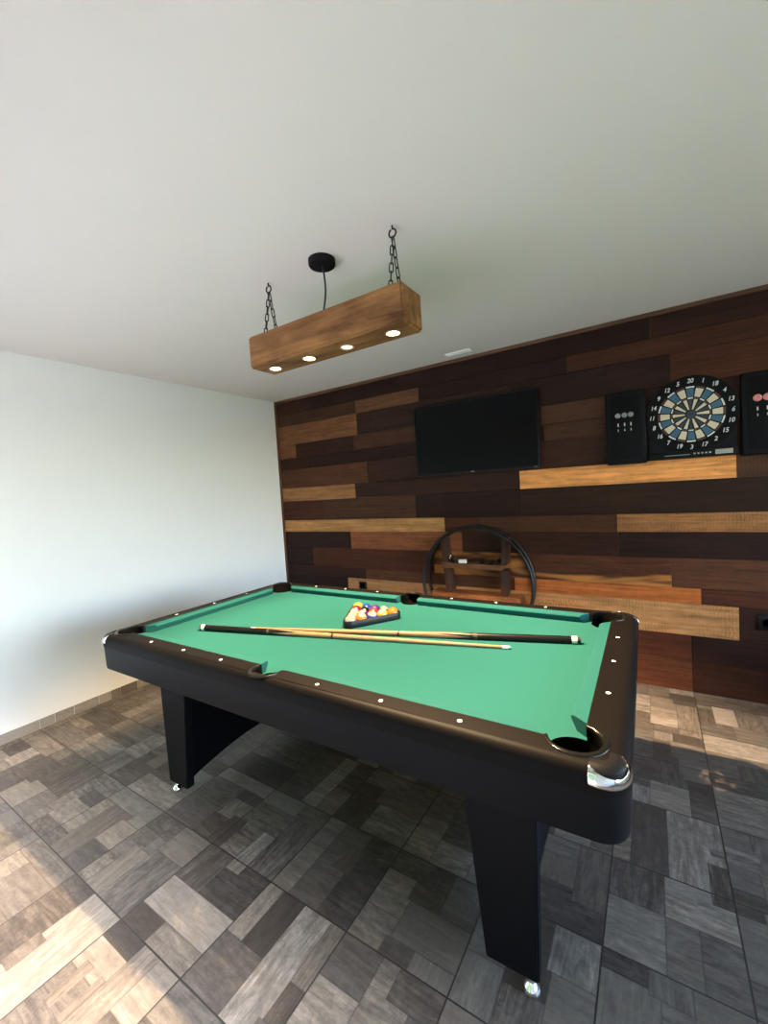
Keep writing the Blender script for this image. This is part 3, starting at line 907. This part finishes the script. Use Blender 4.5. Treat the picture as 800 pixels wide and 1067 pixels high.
for r, row in enumerate(LAY):
    nrow = len(row)
    for k, (col, st, rot) in enumerate(row):
        lx = ctr.x+(k-(nrow-1)/2)*2*rb*1.003
        ly = ctr.y+(r*sqrt(3)-4*sqrt(3)/3)*rb*1.003
        p = RA+ex*lx+ey*ly
        lab = ('%s and white striped pool ball in the rack, %s' if st else 'plain %s pool ball in the rack, %s') % (col, ROWN[r])
        ball((p.x, p.y, ZB+rb+.0003), col, st, rot, lab)

# ------------------------------------------------------------------ hanging beam light
LX0, LX1, LY0, LY1, LZ0, LZ1 = -.447, .420, -.132, .026, 2.074, 2.226
yc = -.053
lamp = thing('pendant_light', 'wooden beam light with four spots hanging on black chains over the table', 'ceiling light', (0, yc, H))
def lp(o):            # children are given in world coordinates
    o.location = Vector(o.location)-lamp.location; return o
bm = bmesh.new()
box(bm, LX0, LX1, LY0, LY1, LZ0, LZ1)
bmesh.ops.bevel(bm, geom=list(bm.edges), offset=.009, segments=3, affect='EDGES')
lp(obj('beam', bm, M['beam'], lamp, 40))
bm = bmesh.new()
lathe(bm, (-.028, -.042, H), (0, 0, -1), [(0, .060), (.020, .060), (.026, .057), (.028, .050)], 36)
lp(obj('canopy', bm, M['canopy'], lamp, 40))
bm = bmesh.new()
cp_ = []
for k in range(17):
    t = k/16
    cp_.append((-.026+.020*sin(t*2.6)-.028*t*t, -.042-.010*t, H-.026-(H-.026-LZ1+.002)*t))
tube(bm, cp_, .0042, 8)
lp(obj('cord', bm, M['blackcable'], lamp, True))
def link_mesh(bm, c, d, roll, L=.044, W=.020, r=.0026):
    d = Vector(d).normalized(); u = d.orthogonal().normalized(); w = d.cross(u)
    s = cos(roll)*u+sin(roll)*w; c = Vector(c); pts = []
    for k in range(20):
        a = 2*pi*k/20
        yy = (W/2-r)*cos(a); xx = (W/2-r)*sin(a)
        xx += (L/2-W/2)*(1 if sin(a) > 0 else -1)
        pts.append(c+d*xx+s*yy)
    tube(bm, pts, r, 6, closed=True)
for hx in (-.362, .348):
    bm = bmesh.new()
    tube(bm, [(hx, yc, H), (hx, yc, H-.012)]+[(hx+.016*sin(a), yc, H-.030+.016*cos(a)) for a in [2*pi*k/18*.94 for k in range(0, 19)]], .0035, 8)
    lp(obj('hook', bm, M['iron'], lamp, True))
    top = Vector((hx, yc, H-.046))
    for sgn in (-1, 1):
        bm = bmesh.new()
        bot = Vector((hx, yc+sgn*.042, LZ1-.004))
        n = 6; d = bot-top; ln = d.length
        for k in range(n):
            c = top+d*((k+.5)/n)
            link_mesh(bm, c, d, (.25 if k % 2 else .25+pi/2)+(0 if sgn < 0 else .8), L=ln/n+.010)
        lp(obj('chain', bm, M['iron'], lamp, True))
SPX = [-.354, -.131, .089, .324]
for i, x in enumerate(SPX):
    on = i != 2
    bm = bmesh.new()
    lathe(bm, (x, yc, LZ0+.004), (0, 0, -1), [(0, .034), (.006, .034), (.0075, .032), (.0075, .027), (.003, .0255)], 28, cap1=False)
    g = lp(obj('spot_ring', bm, M['bezelring'], lamp, 40))
    bm = bmesh.new()
    lathe(bm, (x, yc, LZ0+.0035), (0, 0, -1), [(0, .0265), (.003, .0265), (.0050, .018), (.0056, .006), (.0057, 0)], 28)
    o = obj('bulb', bm, M['bulbon'] if on else M['bulboff'], g, 50)
    if not on: o['label'] = 'bulb glowing only faintly'
    li = bpy.data.lights.new('spot_lamp', 'SPOT')
    li.energy = (62, 140, 14, 300)[i]
    li.color = (1, .69, .38); li.spot_size = radians(105); li.spot_blend = .45; li.shadow_soft_size = .014
    li.use_nodes = True                     # wide reflector: stronger to the sides than straight down
    ln = li.node_tree; em = ln.nodes['Emission']
    tcn = node(ln, 'ShaderNodeTexCoord'); sz = node(ln, 'ShaderNodeSeparateXYZ'); ln.links.new(tcn.outputs['Normal'], sz.inputs[0])
    ab = math_n(ln, 'ABSOLUTE', sz.outputs[2])
    mr = node(ln, 'ShaderNodeMapRange', inp={'From Min': .64, 'From Max': 1.0, 'To Min': 2.6, 'To Max': .7}); ln.links.new(ab, mr.inputs[0])
    ln.links.new(mr.outputs[0], em.inputs['Strength'])
    lo = bpy.data.objects.new('spot_lamp', li); C.objects.link(lo); lo.location = (x, yc, LZ0-.012)

# ------------------------------------------------------------------ television
tv = thing('television', 'black flat screen television mounted on the plank wall', 'television', (-.02, YW-.004, 1.84), 0)
def tb(name, m, b, bev=0, parent=tv, o0=(-.02, YW-.004, 1.84), sm=40):
    bm = bmesh.new(); box(bm, b[0]-o0[0], b[1]-o0[0], b[2]-o0[1], b[3]-o0[1], b[4]-o0[2], b[5]-o0[2], bev)
    return obj(name, bm, m, parent, sm)
x0, x1, z0, z1 = -.532, .496, 1.547, 2.136
yf = YW-.068
bz = .011
bm = bmesh.new()
o0 = Vector((-.02, YW-.004, 1.84))
for b in ((x0, x1, yf, yf+.022, z1-bz, z1), (x0, x1, yf, yf+.022, z0, z0+.016), (x0, x0+bz, yf, yf+.022, z0+.016, z1-bz), (x1-bz, x1, yf, yf+.022, z0+.016, z1-bz)):
    box(bm, b[0]-o0.x, b[1]-o0.x, b[2]-o0.y, b[3]-o0.y, b[4]-o0.z, b[5]-o0.z, .0015)
obj('bezel', bm, M['bezel'], tv, 40)
tb('screen', M['screen'], (x0+bz-.001, x1-bz+.001, yf+.003, yf+.010, z0+.015, z1-bz+.001))
tb('back_cover', M['bezel'], (x0+.01, x1-.01, yf+.0105, yf+.035, z0+.01, z1-.01), .004)
tb('wall_bracket', M['bezel'], (-.25, .21, yf+.035, YW-.004, 1.70, 1.98))
tb('logo', M['greymark'], (-.040, -.012, yf-.0008, yf+.002, z0+.005, z0+.011))
tb('status_light', M['greymark'], (.455, .478, yf-.0008, yf+.002, z0+.005, z0+.009))

# ------------------------------------------------------------------ dartboard cabinet
db = thing('dartboard', 'round electronic dartboard in black cabinet with open side doors', 'dartboard', (1.40, YW-.005, 1.80))
dc = Vector((1.40, YW-.005, 1.80))
def dbx(name, m, b, bev=0, parent=db, sm=40):
    bm = bmesh.new(); box(bm, b[0]-dc.x, b[1]-dc.x, b[2]-dc.y, b[3]-dc.y, b[4]-dc.z, b[5]-dc.z, bev)
    return obj(name, bm, m, parent, sm)
YF = -.040                                   # face of the board, relative to its origin
bm = bmesh.new()
# cabinet back: round shoulders above, square foot below
oc = []
for k in range(33):
    a = pi*(1.14)-(pi*1.28)*k/32
    oc.append((.236*cos(a), .236*sin(a)))
oc = [(-.226, -.268)]+[p for p in oc]+[(.226, -.268)]
prism(bm, oc, YF+.004, -.002, axis='y'); fixn(bm)
obj('cabinet', bm, M['dartblack'], db, 40)
def sector(bm, r0, r1, a0, a1, y0, y1, n=3, mi=0):
    P = [(r1*sin(a0+(a1-a0)*k/n), r1*cos(a0+(a1-a0)*k/n)) for k in range(n+1)]
    P += [(r0*sin(a1+(a0-a1)*k/n), r0*cos(a1+(a0-a1)*k/n)) for k in range(n+1)]
    prism(bm, P, y0, y1, mi=mi, axis='y')
bm = bmesh.new(); sector(bm, .178, .236, 0, 2*pi-1e-4, YF-.004, YF+.004, 64); fixn(bm)
obj('number_ring', bm, M['dartface'], db, 40)
bm = bmesh.new(); lathe(bm, (0, YF+.004, 0), (0, -1, 0), [(0, .178), (.002, .178)], 48); obj('spider', bm, M['dartface'], db, 40)
NUM = [20, 1, 18, 4, 13, 6, 10, 15, 2, 17, 3, 19, 7, 16, 8, 11, 14, 9, 12, 5]
segm = [M['dartblue'], M['dartcream'], M['dartdark'], M['dartwhite'], M['dartred']]
for k, nm in enumerate(NUM):
    a = 2*pi*k/20; g = .028
    bm = bmesh.new(); cream = k % 2 == 1
    w = pi/20
    sector(bm, .030, .092, a-w+.08*(1-.4), a+w-.05, YF-.004, YF+.002, 3, 1 if cream else 2)
    sector(bm, .096, .103, a-w+g, a+w-g, YF-.004, YF+.002, 3, 4 if cream else 3)
    sector(bm, .108, .158, a-w+g, a+w-g, YF-.004, YF+.002, 4, 1 if cream else 0)
    sector(bm, .163, .171, a-w+g, a+w-g, YF-.004, YF+.002, 4, 4 if cream else 3)
    fixn(bm)
    obj('segment', bm, segm, db)
bm = bmesh.new(); lathe(bm, (0, YF+.002, 0), (0, -1, 0), [(0, .026), (.008, .026), (.009, .024)], 24); obj('bullseye', bm, M['dartdark'], db, 40)
for k, nm in enumerate(NUM):
    cu = bpy.data.curves.new('number', 'FONT'); cu.body = str(nm); cu.size = .037; cu.shear = .22; cu.align_x = 'CENTER'; cu.align_y = 'CENTER'; cu.extrude = .0008; cu.offset = .0006
    to = bpy.data.objects.new('tmp', cu); C.objects.link(to)
    bpy.context.view_layer.update()
    me = bpy.data.meshes.new_from_object(to.evaluated_get(bpy.context.evaluated_depsgraph_get()))
    bpy.data.objects.remove(to)
    me.name = 'number'; me.materials.clear(); me.materials.append(M['dartwhite'])
    o = bpy.data.objects.new('number', me); C.objects.link(o); o.parent = db
    a = 2*pi*k/20
    o.location = (.204*sin(a), YF-.005, .204*cos(a)); o.rotation_euler = (pi/2, 0, 0); o.scale = (.86, 1, 1)
# control strip under the board
dbx('control_panel', M['dartblack'], (1.40-.222, 1.40+.222, YW-.064, YW-.010, 1.535, 1.574), .004)
dbx('display', M['lcd'], (1.515, 1.598, YW-.066, YW-.060, 1.541, 1.569), .001)
for k in range(5): dbx('button', M['holdgrey'], (1.408+.019*k, 1.419+.019*k, YW-.067, YW-.060, 1.550, 1.560), .001)
dbx('speaker_slot', M['holdgrey'], (1.26, 1.39, YW-.0655, YW-.060, 1.549, 1.553))
# open doors with dart holders
def door(xa, xb, z0, z1, disc, mk, xs, rr, side):
    bm = bmesh.new()
    box(bm, xa-dc.x, xb-dc.x, -.044, -.002, z0-dc.z, z1-dc.z, .010, 3)
    d = obj('door', bm, M['dartblack'], db, 40)
    bm = bmesh.new()
    box(bm, xa+.028-dc.x, xb-.028-dc.x, -.047, -.043, z0+.03-dc.z, z1-.03-dc.z, .003, 2)
    obj('door_panel', bm, M['dartface'], d, 40)
    for x in xs:
        bm = bmesh.new(); lathe(bm, (x-dc.x, -.046, 1.847-dc.z), (0, -1, 0), [(0, rr), (.008, rr), (.011, rr*.8), (.011, rr*.45), (.007, rr*.4), (.007, 0)], 22)
        obj('dart_holder', bm, disc, d, 40)
        for dz, s in ((-.062, 1), (-.098, .7)):
            bm = bmesh.new(); box(bm, x-.0035*s-dc.x, x+.0035*s-dc.x, -.0485, -.046, 1.847+dz-.011*s-dc.z, 1.847+dz+.011*s-dc.z, .001)
            obj('holder_mark', bm, mk, d, 40)
door(.932, 1.166, 1.520, 2.002, M['holdgrey'], M['dartwhite'], (1.005, 1.043, 1.079), .0165, -1)
door(1.642, 1.878, 1.520, 2.002, M['holdred'], M['dartwhite'], (1.713, 1.757, 1.801), .020, 1)

# ------------------------------------------------------------------ hoop shelf
hz = .658; hxc = -.042
hs = thing('hoop_shelf', 'round black hoop wall shelf with two brown wooden shelves behind the table', 'shelf', (hxc, YW-.006, hz))
hc = Vector((hxc, YW-.006, hz))
for yy, rr, rad, ox_, oz_ in ((-.132, .456, .0125, .010, -.010), (-.018, .450, .0135, 0, 0)):
    bm = bmesh.new()
    tube(bm, [(ox_+rr*cos(2*pi*k/72), yy, oz_+rr*sin(2*pi*k/72)) for k in range(72)], rad, 10, closed=True)
    obj('hoop', bm, M['iron'], hs, True)
def hb(name, m, poly, y0, y1, bev=.003):
    bm = bmesh.new(); prism(bm, poly, y0, y1, axis='y'); fixn(bm)
    bmesh.ops.bevel(bm, geom=list(bm.edges), offset=bev, segments=2, affect='EDGES')
    return obj(name, bm, m, hs, 40)
def q(x0, x1, z0, z1): return [(x0-hc.x, z0-hz), (x1-hc.x, z0-hz), (x1-hc.x, z1-hz), (x0-hc.x, z1-hz)]
hb('shelf_board', M['shelfwood'], q(-.312, .196, .770, .812), -.140, -.012)
hb('shelf_board', M['shelfwood'], q(-.412, .330, .520, .566), -.150, -.012)
hb('shelf_board', M['shelfwood'], q(-.330, .250, .292, .330), -.140, -.012)
for (xt, xb_) in ((-.300, -.262), (.222, .196)):
    w = .023
    hb('upright', M['shelfdark'], [(xb_-w-hc.x, .568-hz), (xb_+w-hc.x, .568-hz), ((xt+xb_)/2+w-hc.x, .769-hz), ((xt+xb_)/2-w-hc.x, .769-hz)], -.125, -.02)
    hb('upright', M['shelfdark'], [((xt+xb_)/2-w-hc.x, .813-hz), ((xt+xb_)/2+w-hc.x, .813-hz), (xt+w-hc.x, 1.020-hz), (xt-w-hc.x, 1.020-hz)], -.125, -.02)
    hb('upright', M['shelfdark'], [(xb_-w-hc.x, .331-hz), (xb_+w-hc.x, .331-hz), (xb_+w-hc.x, .519-hz), (xb_-w-hc.x, .519-hz)], -.125, -.02)

# things on its upper shelf
zs = .8125
def dart(x, y, ang, label):
    d = thing('dart', label, 'dart', (x, y, zs+.0155), ang, 'darts on the hoop shelf')
    bm = bmesh.new(); lathe(bm, (0, 0, 0), (1, 0, 0), [(-.070, .0006), (-.052, .0022), (-.045, .0048), (-.005, .0050), (0, .0030)], 12); obj('barrel', bm, M['iron'], d, 50)
    bm = bmesh.new(); cone(bm, (0, 0, 0), (.048, 0, 0), .0028, .0022, 10); obj('stem', bm, M['plastic'], d, 50)
    bm = bmesh.new()
    for k in range(4):
        a = pi/4+pi/2*k; u = Vector((0, cos(a), sin(a)))
        n_ = Vector((0, -sin(a), cos(a)))*.0005
        P = [Vector((.030, 0, 0))+u*.002, Vector((.040, 0, 0))+u*.021, Vector((.066, 0, 0))+u*.021, Vector((.072, 0, 0))+u*.004]
        rings(bm, [[p-n_ for p in P], [p+n_ for p in P]])
    fixn(bm)
    obj('flight', bm, M['plastic'], d)
dart(-.030, 1.660, .35, 'black dart lying beside the white chalk block on the hoop shelf')
dart(.060, 1.650, -.25, 'black dart lying in the middle of the three on the hoop shelf')
dart(.128, 1.672, .9, 'black dart lying nearest the right upright of the hoop shelf')
bm = bmesh.new(); box(bm, -.034, .034, -.017, .017, 0, .026, .003)
o = obj('chalk_block', bm, M['chalk'], None, 40); o.location = (-.135, 1.655, zs); o.rotation_euler = (0, 0, .2)
tag(o, 'small white block lying among the darts on the hoop shelf', 'chalk')
g = bmesh.new()
lathe(g, (0, 0, 0), (0, 0, 1), [(0, .016), (.006, .018), (.055, .023), (.055, .021), (.010, .0165), (.009, 0)], 22)
o = obj('shot_glass', g, M['glass'], None, 50); o.location = (-.243, 1.665, zs)
tag(o, 'small clear glass beside the left upright of the hoop shelf', 'glass')
bm = bmesh.new(); lathe(bm, (0, 0, 0), (0, 0, 1), [(0, .018), (.004, .021), (.020, .021), (.025, .018)], 20)
o = obj('round_tin', bm, M['plastic'], None, 40); o.location = (-.197, 1.650, zs)
tag(o, 'small round black tin between the glass and white block', 'tin')

# ------------------------------------------------------------------ outlets and vent
def outlet(x0, x1, z0, z1, label):
    t = thing('wall_outlet', label, 'wall outlet', ((x0+x1)/2, YW-.004, (z0+z1)/2))
    w, h_ = (x1-x0)/2, (z1-z0)/2
    bm = bmesh.new(); box(bm, -w, w, -.009, .004, -h_, h_, .003); obj('cover_plate', bm, M['plastic'], t, 40)
    bm = bmesh.new(); lathe(bm, (0, -.009, 0), (0, -1, 0), [(0, w*.62), (.001, w*.62), (.0012, w*.5), (-.004, w*.48)], 24); obj('socket', bm, M['inside'], t, 40)
outlet(-1.285, -1.195, .487, .560, 'black wall outlet on the pale plank left of the hoop shelf')
outlet(1.706, 1.800, .460, .556, 'black wall outlet low on the plank wall at the right edge')
vt = thing('ceiling_vent', 'small white slot vent on the ceiling beside the plank wall', 'vent', (-.055, 1.600, H))
bm = bmesh.new()
for b in ((-.105, .105, -.030, -.022, -.008, 0), (-.105, .105, .022, .030, -.008, 0), (-.105, -.097, -.022, .022, -.008, 0), (.097, .105, -.022, .022, -.008, 0)): box(bm, *b, .0012)
obj('frame', bm, M['white'], vt, 40)
for k in range(3):
    bm = bmesh.new(); box(bm, -.097, .097, -.016+.014*k, -.010+.014*k, -.006, -.0005); obj('slat', bm, M['white'], vt)

# ------------------------------------------------------------------ daylight
sun = bpy.data.lights.new('sun', 'SUN'); sun.energy = 13; sun.angle = radians(.9); sun.color = (1, .91, .80)
so = bpy.data.objects.new('sun', sun); C.objects.link(so)
sd = Vector((.10, -.55, -.85)).normalized()      # from behind the house: lights the garden, never shines in
so.rotation_euler = sd.to_track_quat('-Z', 'Y').to_euler()
w = bpy.data.worlds.new('sky'); S.world = w; w.use_nodes = True
nt = w.node_tree; bg = nt.nodes['Background']
sk = node(nt, 'ShaderNodeTexSky'); sk.sky_type = 'NISHITA'; sk.sun_disc = False; sk.sun_elevation = radians(50); sk.sun_rotation = radians(180); sk.air_density = 1.0; sk.dust_density = 2.0
hsv = node(nt, 'ShaderNodeHueSaturation', inp={"Saturation": .95})
nt.links.new(sk.outputs[0], hsv.inputs['Color']); nt.links.new(hsv.outputs[0], bg.inputs[0]); bg.inputs[1].default_value = 4.8

# ------------------------------------------------------------------ render look
vs = S.view_settings
S.display_settings.display_device = 'sRGB'
vs.view_transform = 'Standard'; vs.look = 'None'; vs.gamma = 1; vs.exposure = 0.3; vs.use_curve_mapping = False
cy_ = S.cycles
cy_.use_denoising = True
cy_.max_bounces = 12; cy_.diffuse_bounces = 6; cy_.glossy_bounces = 4
cy_.sample_clamp_indirect = 8
cy_.caustics_reflective = False; cy_.caustics_refractive = False
